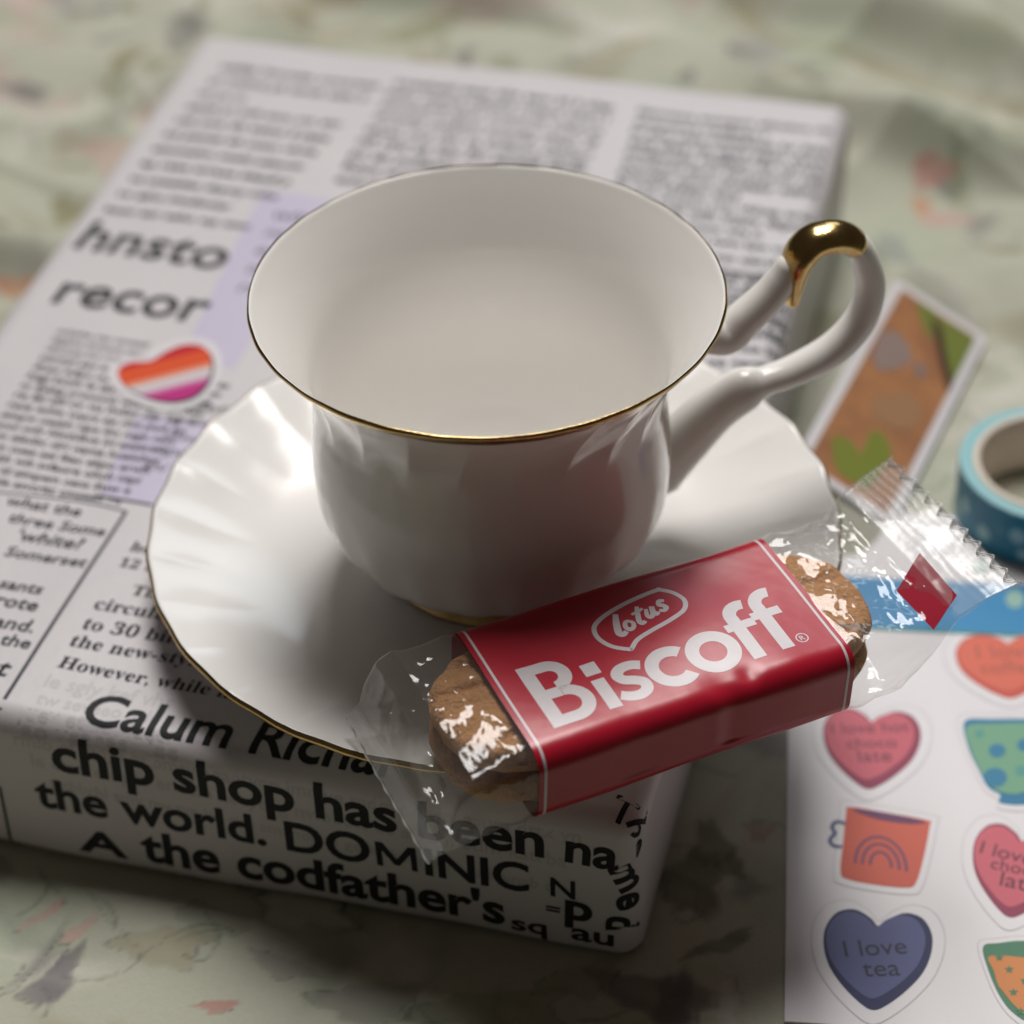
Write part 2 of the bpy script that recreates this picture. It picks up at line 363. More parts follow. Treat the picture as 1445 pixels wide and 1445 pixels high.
def rounded_box(nx, ny, nz):
    V, F = [], []
    hx, hy, hz = BW/2, BL/2, H/2
    def dens(h, n):      # extra rows in the rounded edges
        return np.concatenate([np.linspace(-h, -h+RB, 9)[:-1], np.linspace(-h+RB, h-RB, n), np.linspace(h-RB, h, 9)[1:]])
    ax = [dens(hx, nx), dens(hy, ny), dens(hz, nz)]
    hs = (hx, hy, hz)
    for d in range(3):
        a, b = [(1, 2), (2, 0), (0, 1)][d]
        for sg in (-1, 1):
            A, B = ax[a], ax[b]; base = len(V)
            for p in A:
                for q in B:
                    c = [0, 0, 0]; c[d] = sg*hs[d]; c[a] = p; c[b] = q
                    inner = [min(max(c[i], -hs[i]+RB), hs[i]-RB) for i in range(3)]
                    w = np.array(c)-inner; bot = c[2] < 0
                    # spread evenly round the arc
                    wn = np.tan(np.clip(w/RB, -1, 1)*math.pi/4)
                    w = wn/np.linalg.norm(wn)
                    P = np.array(inner)+w*RB; P[2] += hz
                    if bot and w[2] < 0:      # tighter fold underneath
                        f_ = RBB/RB; hw_ = math.hypot(w[0], w[1]); P[2] = RBB*(1+w[2])
                        if hw_ > 1e-6:
                            e_ = RBB*(1-hw_)+0; P[0] = (c[0]/abs(c[0])*(hx-RB) + w[0]*RB) if False else inner[0]+w[0]/hw_*(RB-RBB+RBB*hw_); P[1] = inner[1]+w[1]/hw_*(RB-RBB+RBB*hw_)
                        else: P[0], P[1] = inner[0], inner[1]
                    elif bot: P[2] = RBB+(c[2]+hz-RB)/(hz-RB)*(hz-RBB) if hz > RB else P[2]
                    P = P+w*ripple(*P)
                    V.append(BC+BU*P[0]+BV*P[1]+np.array([0, 0, max(P[2], .0)]))
            q = gridq(len(A), len(B))+base
            F += [tuple(f) if sg > 0 else tuple(f[::-1]) for f in q]
    return V, F
book = empty("wrapped_book", (float(BC[0]), float(BC[1]), 0.0))
tag(book, "thick book wrapped in black and white newsprint paper, lying under the cup and saucer", "book")
def to_book(o):
    o.parent = book; o.matrix_parent_inverse = Matrix.Translation(-book.location); return o
V, F = rounded_box(60, 90, 8)
wr = to_book(mesh_obj("wrapping_paper", V, F, PAPER))
bmw = bmesh.new(); bmw.from_mesh(wr.data); bmesh.ops.remove_doubles(bmw, verts=bmw.verts, dist=2e-5); bmesh.ops.recalc_face_normals(bmw, faces=bmw.faces); bmw.to_mesh(wr.data); bmw.free()

from mathutils.bvhtree import BVHTree
_bv = BVHTree.FromPolygons([v.co[:] for v in wr.data.vertices], [tuple(p.vertices) for p in wr.data.polygons])
def snap(P, off):
    loc, nr, _, _ = _bv.find_nearest(Vector(P)); d = Vector(P)-loc
    if nr.dot(Vector(P)-Vector((BC[0], BC[1], H/2))) < 0: nr = -nr
    return loc+nr*off
def put_text(txt, a, b, bold=0., shear=0., sy=1.0, M=INK, off=.00011, bend=False, store=None, spacing=1.0, uv=False, name="lettering", geo=None):
    """print txt with its baseline from photo pixel a to b"""
    A, B = (np.array(a), np.array(b)) if uv else (px_uv(a), px_uv(b))
    V, F = glyphs(txt, bold, shear, 4 if not store else 2, spacing) if geo is None else geo
    if not len(V): return
    x0, x1 = V[:, 0].min(), V[:, 0].max(); d = B-A; L = np.linalg.norm(d); k = L/(x1-x0); e = d/L; n = np.array([-e[1], e[0]])
    Q = A+np.outer((V[:, 0]-x0)*k, e)+np.outer(V[:, 1]*k*sy, n)
    if bend: Q, F = refine(Q, F, .0007, Q[:, 1].min(), Q[:, 1].max())
    P = [snap(paper(q[0], q[1], 0), off) for q in Q] if bend else [paper(q[0], q[1], off) for q in Q]
    if store is not None:
        o = len(store[0]); store[0].extend(P); store[1].extend([tuple(i+o for i in f) for f in F]); return
    return to_book(mesh_obj(name, P, F, M, smooth=False))
def rect_uv(c4, M, off, name, nu=16, nv=16):
    """a printed patch with corners at four photo pixels (order round the patch)"""
    A, B, C_, D = [px_uv(p) for p in c4]; V = []
    for i in range(nu+1):
        for j in range(nv+1):
            s, t = i/nu, j/nv; q = A*(1-s)*(1-t)+B*s*(1-t)+C_*s*t+D*(1-s)*t; V.append(paper(q[0], q[1], off))
    return to_book(mesh_obj(name, V, gridq(nu+1, nv+1), M))
def rule(pts, w, M, off, name="column_rule"):
    P = smooth_poly([px_uv(p) for p in pts], 10, False) if len(pts) > 2 else np.linspace(px_uv(pts[0]), px_uv(pts[1]), 24)
    Vv, Ff = stroke(P, w); return to_book(mesh_obj(name, [paper(q[0], q[1], off) for q in Vv], Ff, M))
def words(n, r):
    L = 'eeeeettaaooiinnsshhrrdllucmfwypvbgk'; out = []
    while sum(map(len, out))+len(out) < n: out.append(''.join(r.choice(L) for _ in range(r.choice([2, 2, 3, 3, 4, 4, 5, 6, 7, 8]))))
    return ' '.join(out)[:n].strip()

# large lines that can be read
put_text("hnsto", (102, 349), (311, 381), .018, .04, 1.05, spacing=1.02)
put_text("recor", (71, 426), (285, 455), .018, .04, 1.05, spacing=1.02)
put_text("Calum Richar", (113, 1019), (566, 1100), .018, .06, .98, bend=True)
put_text("chip shop has been", (76, 1085), (768, 1209), .026, 0, 1.0, bend=True)
put_text("na", (797, 1214), (872, 1228), .026, 0, 1.0, bend=True)
put_text("the world. DO", (53, 1136), (524, 1219), .024, 0, 1.0, bend=True)
MM = [(0, 0), (0, .72), (.15, .72), (.41, .27), (.67, .72), (.82, .72), (.82, 0), (.70, 0), (.70, .50), (.46, .09), (.36, .09), (.12, .50), (.12, 0)]
put_text("", (533, 1220), (590, 1230), sy=.95, bend=True, geo=(np.array(MM), [tuple(range(13))]))
put_text("INIC", (601, 1233), (747, 1258), .024, 0, 1.0, bend=True)
put_text("N", (777, 1263), (812, 1269), .018, 0, 1.0, bend=True)
put_text("the codfather's", (202, 1212), (713, 1304), .028, 0, 1.0, bend=True)
put_text("A", (112, 1198), (182, 1211), .03, 0, .62, bend=True)
put_text("sq", (722, 1310), (772, 1319), .022, 0, .7, bend=True)
put_text("au", (806, 1324), (866, 1335), .022, 0, .7, bend=True)
put_text("p", (797, 1294), (836, 1301), .03, 0, .9, bend=True)
put_text("=", (770, 1288), (790, 1292), .02, 0, .8, bend=True)
def along(txt, pts, size_px, bold, rot_extra=0, sx=1.0):
    """single letters set one by one where the paper folds round the corner"""
    for ch, (px, py, ang) in zip(txt, pts):
        V, F = glyphs(ch, bold, 0, 4); V = V-np.array([(V[:, 0].min()+V[:, 0].max())/2, (V[:, 1].min()+V[:, 1].max())/2])
        Q = rot2(V*np.array([sx, 1])*size_px*.00019, math.radians(ang)); o = px_uv((px, py)); Q = Q+o
        Q, F = refine(Q, F, .0007, Q[:, 1].min(), Q[:, 1].max())
        to_book(mesh_obj("lettering", [snap(paper(q[0], q[1], 0), .00011) for q in Q], F, INK, smooth=False))
along("med", [(883, 1240, -66), (887, 1272, -84), (880, 1304, -90)], 50, .03)
along("The", [(880, 1143, -12), (902, 1170, -50), (906, 1202, -72)], 44, .015)

sm = ([], []); r5 = random.Random(11)
# serif columns beside the saucer
for t, a, b in [("ho", (182, 777), (212, 782)), ("12 b", (167, 799), (216, 807)), ("The", (184, 839), (232, 847)), ("circula", (131, 859), (232, 875)), ("to 30 billi", (115, 887), (262, 911)), ("the new-style", (97, 911), (288, 943)), ("However, while m", (80, 941), (330, 988))]:
    put_text(bi(t), a, b, .0, .05, .95, store=sm)
for t, a, b in [("what the", (7, 712), (112, 729)), ("three Some", (10, 736), (146, 757)), ("'white?", (22, 762), (114, 776)), ("Somerset", (5, 784), (119, 801)), ("sants", (-4, 829), (57, 839)), ("rote", (-10, 853), (50, 863)), ("and.", (-12, 884), (45, 893)), ("the", (-2, 909), (40, 916)), ("st", (-25, 948), (8, 955))]:
    put_text(t, a, b, .014, .1, .95, store=sm)
tx = to_book(mesh_obj("small_lettering", sm[0], sm[1], INKG if False else INK, smooth=False))
# blocks of fine print too small to read
fine = ([], [])
def block(tl, tr, bl, br, rows, chars, bold, shear, fill=1.0):
    A, B, C_, D = px_uv(tl), px_uv(tr), px_uv(bl), px_uv(br)
    for i in range(rows):
        t = (i+.7)/rows; l = A*(1-t)+C_*t; r_ = B*(1-t)+D*t
        if r5.random() < .07: r_ = l+(r_-l)*r5.uniform(.3, .8)
        elif r5.random() > fill: continue
        if np.linalg.norm(r_-l) < .002: continue
        n = max(3, int(chars*np.linalg.norm(r_-l)/np.linalg.norm(B-A)))
        put_text(words(n, r5), l, r_, bold, shear, 1.0, store=fine, uv=True, off=.00009)
block((318, 85), (545, 112), (140, 305), (345, 330), 11, 26, .034, .1)
block((560, 108), (870, 145), (468, 262), (800, 300), 9, 32, .03, 0)
block((903, 150), (1175, 180), (845, 330), (1130, 372), 12, 28, .03, 0)
block((845, 335), (1130, 375), (800, 440), (1100, 490), 6, 28, .03, 0)
block((1010, 380), (1125, 400), (950, 520), (1092, 545), 7, 12, .03, 0)
block((85, 462), (215, 482), (60, 498), (200, 520), 3, 22, .012, .2)
block((60, 498), (330, 540), (-60, 680), (165, 716), 13, 34, .024, .0)
block((392, 292), (500, 308), (330, 420), (420, 432), 5, 9, .0, .2, .6)
block((270, 560), (330, 570), (180, 690), (215, 697), 6, 7, .0, .2, .7)
fo = to_book(mesh_obj("fine_print", fine[0], fine[1], INKG, smooth=False)); fo['kind'] = 'stuff'
gh = ([], [])
def ghost(a, b, n):
    put_text(words(n, r5), a, b, .02, 0, 1.1, store=gh, off=.00003)
for k in range(4):
    ghost((60+k*-12, 968+k*24), (240+k*4, 1000+k*25), 16)
for k in range(3): ghost((20+25*k, 1050+k*30), (820-20*k, 1190+k*34), 60)
go = to_book(mesh_obj("show_through", gh[0], gh[1], GHOST, smooth=False)); go['kind'] = 'stuff'
# lavender panels and rules
rect_uv([(372, 268), (470, 262), (240, 470), (288, 480)][0:1]+[(470, 282), (330, 520), (255, 505)], LAV, .00004, "lavender_panel")
rect_uv([(195, 585), (330, 600), (230, 716), (140, 698)], LAV, .00004, "lavender_panel")
rule([(135, 699), (215, 713)], .0007, INK, .00008); rule([(-60, 690), (100, 706), (178, 722)], .0005, INKG, .00008)
rule([(178, 722), (0, 1001)], .0008, INKG, .00008)
rule([(0, 1110), (10, 1160), (22, 1190)], .0006, INK, .00012)

# heart sticker stuck on the paper
def heart_sticker():
    root = empty("heart_sticker", tuple(paper(*px_uv((233, 528)))))
    tag(root, "striped red, orange, white and pink heart sticker on the newsprint paper", "sticker")
    inv = Matrix.Translation(-root.location)
    out = smooth_poly([(166, 533), (168, 521), (184, 513), (212, 511), (234, 498), (260, 488), (284, 489), (297, 501), (300, 520), (293, 542), (275, 560), (250, 568), (225, 567), (200, 560), (178, 548)], 4)
    c0 = out.mean(0)
    def put(P, F, M, offs, name):
        Q = [paper(*px_uv(q), o_) for q, o_ in zip(P, offs)]
        ob = mesh_obj(name, Q, F, M, root, smooth=False); ob.matrix_parent_inverse = inv; return ob
    d = out-c0; nrm = d/np.linalg.norm(d, axis=1)[:, None]
    big = out+nrm*np.array([13, 12]); n = len(big)
    put(np.vstack([big, big]), [tuple(range(n))]+[(i, i+n, (i+1) % n+n, (i+1) % n) for i in range(n)], mat("sticker_white", (.72, .70, .73), .25), [.0003]*n+[.00002]*n, "backing")
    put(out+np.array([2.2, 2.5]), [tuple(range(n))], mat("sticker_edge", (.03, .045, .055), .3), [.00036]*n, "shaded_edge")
    base = c0+d*.985; a2 = math.atan2(-33, 129)
    cols = [lin(196, 50, 60), lin(224, 92, 58), lin(226, 150, 120), lin(212, 204, 208), lin(208, 130, 175), lin(192, 62, 134)]
    nn = np.array([-math.sin(a2), math.cos(a2)]); lev = [0, 551, 571, 577, 590, 595, 9999]
    for k in range(6):
        bm = bmesh.new(); bm.faces.new([bm.verts.new((p[0], p[1], 0)) for p in base])
        for y, sgn in ((lev[k], -1), (lev[k+1], 1)):
            bmesh.ops.bisect_plane(bm, geom=bm.verts[:]+bm.edges[:]+bm.faces[:], plane_co=(nn[0]*y, nn[1]*y, 0), plane_no=(nn[0]*sgn, nn[1]*sgn, 0), clear_outer=True)
        bm.verts.index_update(); VV = [tuple(v.co[:2]) for v in bm.verts]; FF = [tuple(v.index for v in f.verts) for f in bm.faces]; bm.free()
        if VV: put(VV, FF, mat("stripe_colour", cols[k], .2, coat=.4), [.00045]*len(VV), "stripe")
heart_sticker()

# ------------------------------------------------------------------ saucer
SR, SZ = 0.070, H+0.013879
def revolve(prof, n, fn=None, closed=False):
    """prof: (r, z) rows; fn(theta array, row index) -> dr, dz"""
    t = np.linspace(0, 2*np.pi, n, endpoint=False); rows = []
    for i, (r, z) in enumerate(prof):
        dr, dz = fn(t, i, r, z) if fn else (0*t, 0*t)
        rows.append(np.stack([(r+dr)*np.cos(t), (r+dr)*np.sin(t), z+dz], 1))
    return np.array(rows)
def interp_prof(P, n):
    P = smooth_poly(P, 12, False); d = np.r_[0, np.cumsum(np.linalg.norm(np.diff(P, axis=0), axis=1))]
    s = np.linspace(0, d[-1], n); return np.c_[np.interp(s, d, P[:, 0]), np.interp(s, d, P[:, 1])]
def saucer():
    root = empty("saucer", (0, 0, H)); tag(root, "white fluted porcelain saucer with a thin gold rim, lying on the wrapped book", "saucer")
    up = interp_prof([(0.0004, .0049), (.012, .0049), (.020, .0049), (.0235, .0053), (.029, .0052), (.038, .0057), (.047, .0070), (.056, .0094), (.064, .0121), (.0688, .0136)], 90)
    lo = interp_prof([(.0690, .0126), (.064, .0102), (.056, .0074), (.047, .0048), (.040, .0034), (.036, .0025), (.0355, .0006), (.0335, .0006), (.033, .0026), (.020, .0028), (.0004, .0028)], 70)
    edge = np.array([(.0694, .01380), (.0697, .0137), (.0698, .0134), (.0697, .0128)])
    prof = np.vstack([up, edge, lo]); nl = 29
    def flute(t, i, r, z):
        k = sstep(.047, .067, np.array(r))
        tw = t*nl + 9*(r-.07)/.03*.25
        a = np.cos(tw); ridge_ = 1-np.abs(np.sin(tw/2))**.8*2
        var = 1+.25*np.sin(3*t+.7)
        return .00022*a*k*var*(sstep(.06, .07, np.array(r))), (.00026*ridge_*k*var)*(1-.35*sstep(.064, .07, np.array(r))) + .0003*np.sin(2*t+.5)*k
    R_ = revolve(prof, 520, flute)
    o = fast_mesh("dish", R_, gridq(len(prof), 520, wk=True)[:, ::-1], PORC2, root)
    # gold line on the edge
    ge = np.array([(.0696, .01393), (.0699, .01372), (.07012, .0134), (.07022, .0130), (.0701, .0126)])
    G = revolve(ge, 520, flute)
    fast_mesh("gold_rim", G, gridq(len(ge), 520, wk=True)[:, ::-1], GOLD, root)
saucer()

# ------------------------------------------------------------------ cup
CZ = H+0.0050
PHI = math.radians(13.0)
def cup():
    root = empty("teacup", (0, 0, CZ)); tag(root, "empty white porcelain teacup with gold rim and gold-topped handle, standing on the saucer", "cup")
    out = interp_prof([(.0222, .0052), (.0243, .0062), (.029, .0088), (.0327, .0135), (.0348, .0195), (.0355, .0260), (.0352, .0325), (.0347, .0385), (.0345, .0435), (.0352, .0490), (.0375, .0545), (.0410, .0600), (.0448, .0648)], 110)
    inn = interp_prof([(.0444, .0650), (.0409, .0606), (.0376, .0555), (.0351, .0500), (.0339, .0440), (.0331, .0380), (.0325, .0320), (.0313, .0262), (.0291, .0205), (.0262, .0160), (.0220, .0120), (.0160, .0088), (.0090, .0074), (.0004, .0070)], 100)
    prof = np.vstack([out, [(.04475, .0652)], inn]); no = len(out); nf = 22
    def flute(t, i, r, z):
        if i >= no: return 0*t, 0*t
        z_ = np.array(z)
        up = sstep(.042, .050, z_)*(1-sstep(.056, .0630, z_)); lw = (1-sstep(.016, .030, z_))*sstep(.006, .010, z_)
        tw = nf*t - (z-.05)*155
        a = (1-np.abs(np.sin(tw/2))**.9*2)
        return .00032*a*up + .00022*np.cos(nf*.5*t*2)*lw, 0*t
    R_ = revolve(prof, 560, flute)
    fast_mesh("bowl", R_, gridq(len(prof), 560, wk=True), PORC, root)
    def wobble(t, i, r, z): return .00006*np.sin(7*t+i)+.00004*np.sin(31*t), .00005*np.sin(5*t)
    ge = np.array([(.04478, .06535), (.0450, .0653), (.04516, .0650), (.04512, .0646), (.0448, .0641), (.0443, .0634), (.0438, .0628)])
    fast_mesh("gold_rim", revolve(ge, 520, wobble), gridq(len(ge), 520, wk=True)[:, ::-1], GOLD, root)
    ft = np.array([(.0230, .0063), (.0216, .0054), (.0212, .0042), (.0214, .0024), (.0224, .0006), (.0226, .0001), (.0216, .0000), (.0200, .0002), (.0196, .0030), (.0190, .0056)])
    fast_mesh("gold_foot", revolve(ft, 320), gridq(len(ft), 320, wk=True), GOLD, root)
    # handle, in the upright plane through the axis
    e = np.array([math.cos(PHI), math.sin(PHI), 0]); nrm = np.array([-math.sin(PHI), math.cos(PHI), 0])
    def hp(px):
        P = on_plane(px, (0, 0, 0), nrm); return np.array([P@e, P[2]-CZ])
    def tube(pts, rad, wid, n=28, k=10, cap=True):
        P = smooth_poly(pts, k, False); m_ = len(P); tt = np.linspace(0, len(pts)-1, m_)
        rr_ = np.interp(tt, range(len(rad)), rad); ww = np.interp(tt, range(len(wid)), wid)
        kern = np.ones(5)/5
        rr_ = np.convolve(np.pad(rr_, 2, 'edge'), kern, 'valid'); ww = np.convolve(np.pad(ww, 2, 'edge'), kern, 'valid')
        d = np.gradient(P, axis=0); d /= np.linalg.norm(d, axis=1)[:, None]; nn = np.c_[-d[:, 1], d[:, 0]]
        rows = []
        idx = list(range(m_))
        def ring(c, n2, r, w):
            a = np.linspace(0, 2*np.pi, n, endpoint=False)
            q = c[None]+np.outer(np.cos(a)*r, n2); return q[:, :1]*e[None]+np.outer(np.sin(a)*w, nrm)+np.outer(q[:, 1], [0, 0, 1])
        if cap:
            for f in (0.02, .4, .7, .9): rows.append(ring(P[0]-d[0]*rr_[0]*math.sqrt(1-f*f)*.8, nn[0], rr_[0]*f, ww[0]*f))
        for i in idx: rows.append(ring(P[i], nn[i], rr_[i], ww[i]))
        if cap:
            for f in (.9, .7, .4, .02): rows.append(ring(P[-1]+d[-1]*rr_[-1]*math.sqrt(1-f*f)*.8, nn[-1], rr_[-1]*f, ww[-1]*f))
        return np.array(rows), n
    low = [np.array([.0335, .0160]), hp((962, 622)), hp((1008, 577)), hp((1052, 548)), hp((1080, 537)), hp((1122, 522)), hp((1176, 492)), hp((1213, 452)), hp((1228, 408)), hp((1223, 372)), hp((1206, 343)), hp((1172, 334)), hp((1138, 346)), hp((1120, 380)), hp((1117, 424))]
    R_, n = tube(low, [.0080, .0060, .0050, .0046, .0027, .0030, .0033, .0031, .0029, .0028, .0027, .0026, .0026, .0020, .0010], [.0054, .0050, .0047, .0046, .0033, .0036, .0038, .0038, .0037, .0036, .0036, .0036, .0036, .0030, .0016])
    h1 = fast_mesh("handle", R_, gridq(len(R_), n, wk=True), PORC, root)
    upp = [np.array([.0382, .0495]), hp((1020, 474)), hp((1052, 448)), hp((1084, 418)), hp((1103, 394)), hp((1113, 376))]
    R2, n = tube(upp, [.0034, .0040, .0037, .0034, .0031, .0026], [.0036, .0040, .0038, .0036, .0033, .0028])
    fast_mesh("upper_strut", R2, gridq(len(R2), n, wk=True), PORC, h1)
    cap = [hp((1205, 342)), hp((1194, 336)), hp((1178, 333)), hp((1160, 336)), hp((1146, 342)), hp((1131, 357)), hp((1122, 376)), hp((1119, 398)), hp((1117, 424))]
    R3, n = tube(cap, [.00275, .00295, .0030, .0030, .0031, .0031, .0028, .0022, .0013], [.0039, .0040, .0041, .0041, .0042, .0043, .0041, .0034, .0021])
    fast_mesh("gold_cap", R3, gridq(len(R3), n, wk=True), GOLD, h1)
cup()

# ------------------------------------------------------------------ biscuit packet
PK = [0.02845, -0.0551, 0.06083, 0.42198, 0.02027, 0.03497]
PL, PWD, PT = 0.06347, 0.0371, 0.0167
def pk_matrix():
    z, y, x = PK[3:]
    return Matrix.Translation(PK[:3]) @ Matrix.Rotation(z, 4, 'Z') @ Matrix.Rotation(y, 4, 'Y') @ Matrix.Rotation(x, 4, 'X')
PM = pk_matrix()
def section(hw, ht, r, n):
    """rounded rectangle outline in (y, z), n points, starting at the middle of the top, going to -y first"""
    out = []; cs = [(-hw+r, ht-r, 90), (-hw+r, -ht+r, 180), (hw-r, -ht+r, 270), (hw-r, ht-r, 0)]
    dense = [(0, ht)]
    for cx, cz, a0 in cs:
        for k in range(25):
            a = math.radians(a0+90*k/24); dense.append((cx+r*math.cos(a), cz+r*math.sin(a)))
    dense.append((0, ht)); D = np.array(dense); d = np.r_[0, np.cumsum(np.linalg.norm(np.diff(D, axis=0), axis=1))]
    s = np.linspace(0, d[-1], n, endpoint=False); return np.c_[np.interp(s, d, D[:, 0]), np.interp(s, d, D[:, 1])]
RED = mat("red_print", (.46, .009, .030), .30, spec=.5, coat=.0, bump=(70, .10, .002, 3))
WHT = mat("white_print", (.70, .66, .69), .32, mottle=(600, .18, (.55, .45, .48)))
def dents(x, y, z):
    k = 0.0
    for (dx, dy, s, h) in ((.006, -.0165, .0035, -.0006), (.0115, -.0150, .002, -.0005), (.004, -.0178, .002, .0003), (-.012, -.017, .005, -.00025), (.017, .008, .006, -.0003), (-.02, .004, .009, -.00025), (.02, -.016, .004, .0002)):
        k += h*math.exp(-((x-dx)**2+(y-dy)**2)/s**2) if z > -.004 else 0
    return k+.00012*math.sin(x*160+y*90)+.0001*math.sin(x*70-y*210)
RP = .0042
def band_pt(x, sidx_yz, off=0.0):
    y, z = sidx_yz; return x, y, z
pack = empty("biscuit_packet"); pack.matrix_world = PM
tag(pack, "red and clear film packet of caramel biscuits propped on the saucer rim", "packet")
NS = 240
sec = section(PWD/2, PT/2, RP, NS)
xb = np.linspace(-PL/2, PL/2, 130)
def bulge(x, y, z):
    k = 1+.012*math.cos(x/PL*math.pi)
    return y*k, z*k
secn = np.gradient(np.vstack([sec[-1], sec, sec[0]]), axis=0)[1:-1]; secn = np.c_[secn[:, 1], -secn[:, 0]]; secn /= np.linalg.norm(secn, axis=1)[:, None]
if (secn[0][1]) < 0: secn = -secn
rows = []
for x in xb:
    r_ = []
    for (y, z), n in zip(sec, secn):
        k = dents(x, y, z); r_.append((x, y+n[0]*k, z+n[1]*k))
    rows.append(r_)
band = fast_mesh("printed_band", np.array(rows), gridq(len(xb), NS, wk=True), RED, pack)
# arc length along the section: v = 0 at mid top, positive towards -y (front)
secd = np.r_[0, np.cumsum(np.linalg.norm(np.diff(np.vstack([sec, sec[:1]]), axis=0), axis=1))]; SPER = secd[-1]
def wrap_band(x, v, off=.00004):
    """x along the packet, v over the top towards +y (metres from the middle of the top)"""
    s = (-v) % SPER; cy = np.interp(s, secd, np.r_[sec[:, 0], sec[0, 0]]); cz = np.interp(s, secd, np.r_[sec[:, 1], sec[0, 1]])
    ny = np.interp(s, secd, np.r_[secn[:, 0], secn[0, 0]]); nz = np.interp(s, secd, np.r_[secn[:, 1], secn[0, 1]])
    k = dents(x, cy, cz)+off; return (x, cy+ny*k, cz+nz*k)
for sx in (-1, 1):      # white border lines round the band
    f = Flat(); v = np.linspace(-SPER*.5, SPER*.5, 160); f.line(np.c_[np.full(160, sx*(PL/2-.0013)), v], .00052); f.build("white_border", WHT, pack, wrap_band, True)

def ring_sector(cx, cy, r0, r1, a0, a1, n=40):
    a = np.radians(np.linspace(a0, a1, n)); o = np.c_[cx+r1*np.cos(a), cy+r1*np.sin(a)]; i = np.c_[cx+r0*np.cos(a), cy+r0*np.sin(a)]
    V = np.vstack([o, i]); return V, [(k, k+1, k+1+n, k+n) for k in range(n-1)]
def logo():
    """the wordmark, in millimetres on the packet"""
    f = []
    def A(V, F): f.append((np.asarray(V, float), F))
    def box(x0, y0, x1, y1): A([(x0, y0), (x1, y0), (x1, y1), (x0, y1)], [(0, 1, 2, 3)])
    y0, x0, t = -12.9, -26.2, 2.75
    r1, r2, H_ = 4.65, 4.0, 16.2            # B: lower and upper bowl, height
    box(x0, y0, x0+t, y0+H_)
    box(x0+t, y0, x0+5.3, y0+2.5); box(x0+t, y0+2*r1-2.5, x0+5.2, y0+2*r1); A(*ring_sector(x0+5.3, y0+r1, r1-2.5, r1, -90, 90, 40))
    box(x0+t, y0+H_-2.5, x0+5.0, y0+H_); A(*ring_sector(x0+5.0, y0+H_-r2, r2-2.5, r2, -90, 90, 40))
    box(-15.2, -12.7, -12.6, -4.9); box(-15.3, -3.6, -12.3, -.4)
    sp = smooth_poly([(-4.9, -4.85), (-6.6, -4.1), (-8.7, -4.25), (-9.9, -5.5), (-9.3, -7.0), (-7.5, -7.9), (-6.2, -9.0), (-6.4, -10.6), (-8.0, -11.45), (-9.9, -11.2), (-11.5, -10.3)], 8, False)
    A(*stroke(sp-np.array([.35, 0]), 2.2))
    A(*ring_sector(-.1, -7.6, 2.5, 5.05, 46, 314, 60)); A(*ring_sector(8.3, -7.35, 2.55, 5.15, 0, 360, 80))
    for xs0, yb_, top, yc in ((14.1, -12.2, 2.9, -3.4), (20.0, -12.1, 3.9, -2.4)):
        box(xs0, yb_, xs0+2.6, top-4.0); A(*ring_sector(xs0+4.1, top-4.1, 1.6, 4.1, 72, 180, 24)); box(xs0-1.1, yc-1.0, xs0, yc+1.0); box(xs0+2.6, yc-1.0, xs0+4.9, yc+1.0)
    return f
LT = Flat()
for V_, F_ in logo(): LT.add(V_*.001, F_)
def crisp(fl, name, M, off, parent):
    """bend a flat drawing over the band"""
    V2, F2 = refine(np.array([v[:2] for v in fl.V]), fl.F, .0006, min(v[1] for v in fl.V), max(v[1] for v in fl.V))
    return mesh_obj(name, [wrap_band(v[0], v[1], off) for v in V2], F2, M, parent, smooth=False)
crisp(LT, "wordmark", WHT, .00003, band)
RG = Flat()
t = np.linspace(0, 2*np.pi, 40, endpoint=False); RG.line(np.c_[.0248+.0011*np.cos(t), -.0107+.0011*np.sin(t)], .00022, True)
V_, F_ = glyphs("R", .01, 0, 3); V_ = (V_-V_.mean(0))*.0017; RG.add(V_+np.array([.0248, -.0107]), F_)
crisp(RG, "registered_mark", WHT, .00003, band)
# emblem above the wordmark: pointed leaf frame with script
EM = Flat()
fr = smooth_poly([(-4.9, -.6), (-7.6, 1.6), (-8.9, 4.6), (-8.3, 7.4), (-5.4, 9.2), (-.5, 10.5), (4.5, 11.2), (7.0, 11.35), (7.0, 11.35), (9.0, 9.6), (10.0, 7.0), (8.7, 4.6), (5.2, 3.2), (.8, 2.2), (-2.6, 1.2), (-4.4, -.2), (-4.9, -.6), (-4.9, -.6)], 8)*.001
EM.line(fr, .00092, True)
crisp(EM, "emblem_frame", WHT, .00003, band)
SC = Flat()
def scr(pts, w=1.0, sh=(0, 0)):
    P = smooth_poly(np.array(pts, float), 8, False); k = len(P); tp = .62+.38*np.sin(np.linspace(0.25, 2.9, k))
    P = P*np.array([1.0, 1.06])+np.array(sh)
    # tilt the script
    SC.line(P*.001, w*.00118, taper=tp)
o = (-1.2, .0)
scr([(-2.55, 7.3), (-3.25, 5.8), (-3.85, 4.2), (-4.15, 2.9), (-3.6, 2.35), (-2.7, 2.8)], 1.15, (-.75, 1.0))
scr([(-1.5, 4.6), (-2.3, 4.7), (-2.9, 3.7), (-2.5, 2.75), (-1.6, 3.0), (-1.2, 3.9), (-1.5, 4.6)], .8, (-.2, 1.2))
scr([(1.35, 7.1), (.6, 5.3), (.05, 3.7), (.35, 3.0), (1.1, 3.3)], .9, (-.2, 1.4)); scr([(-.6, 5.5), (.8, 5.7), (2.0, 6.1)], .6, (-.1, 1.6))
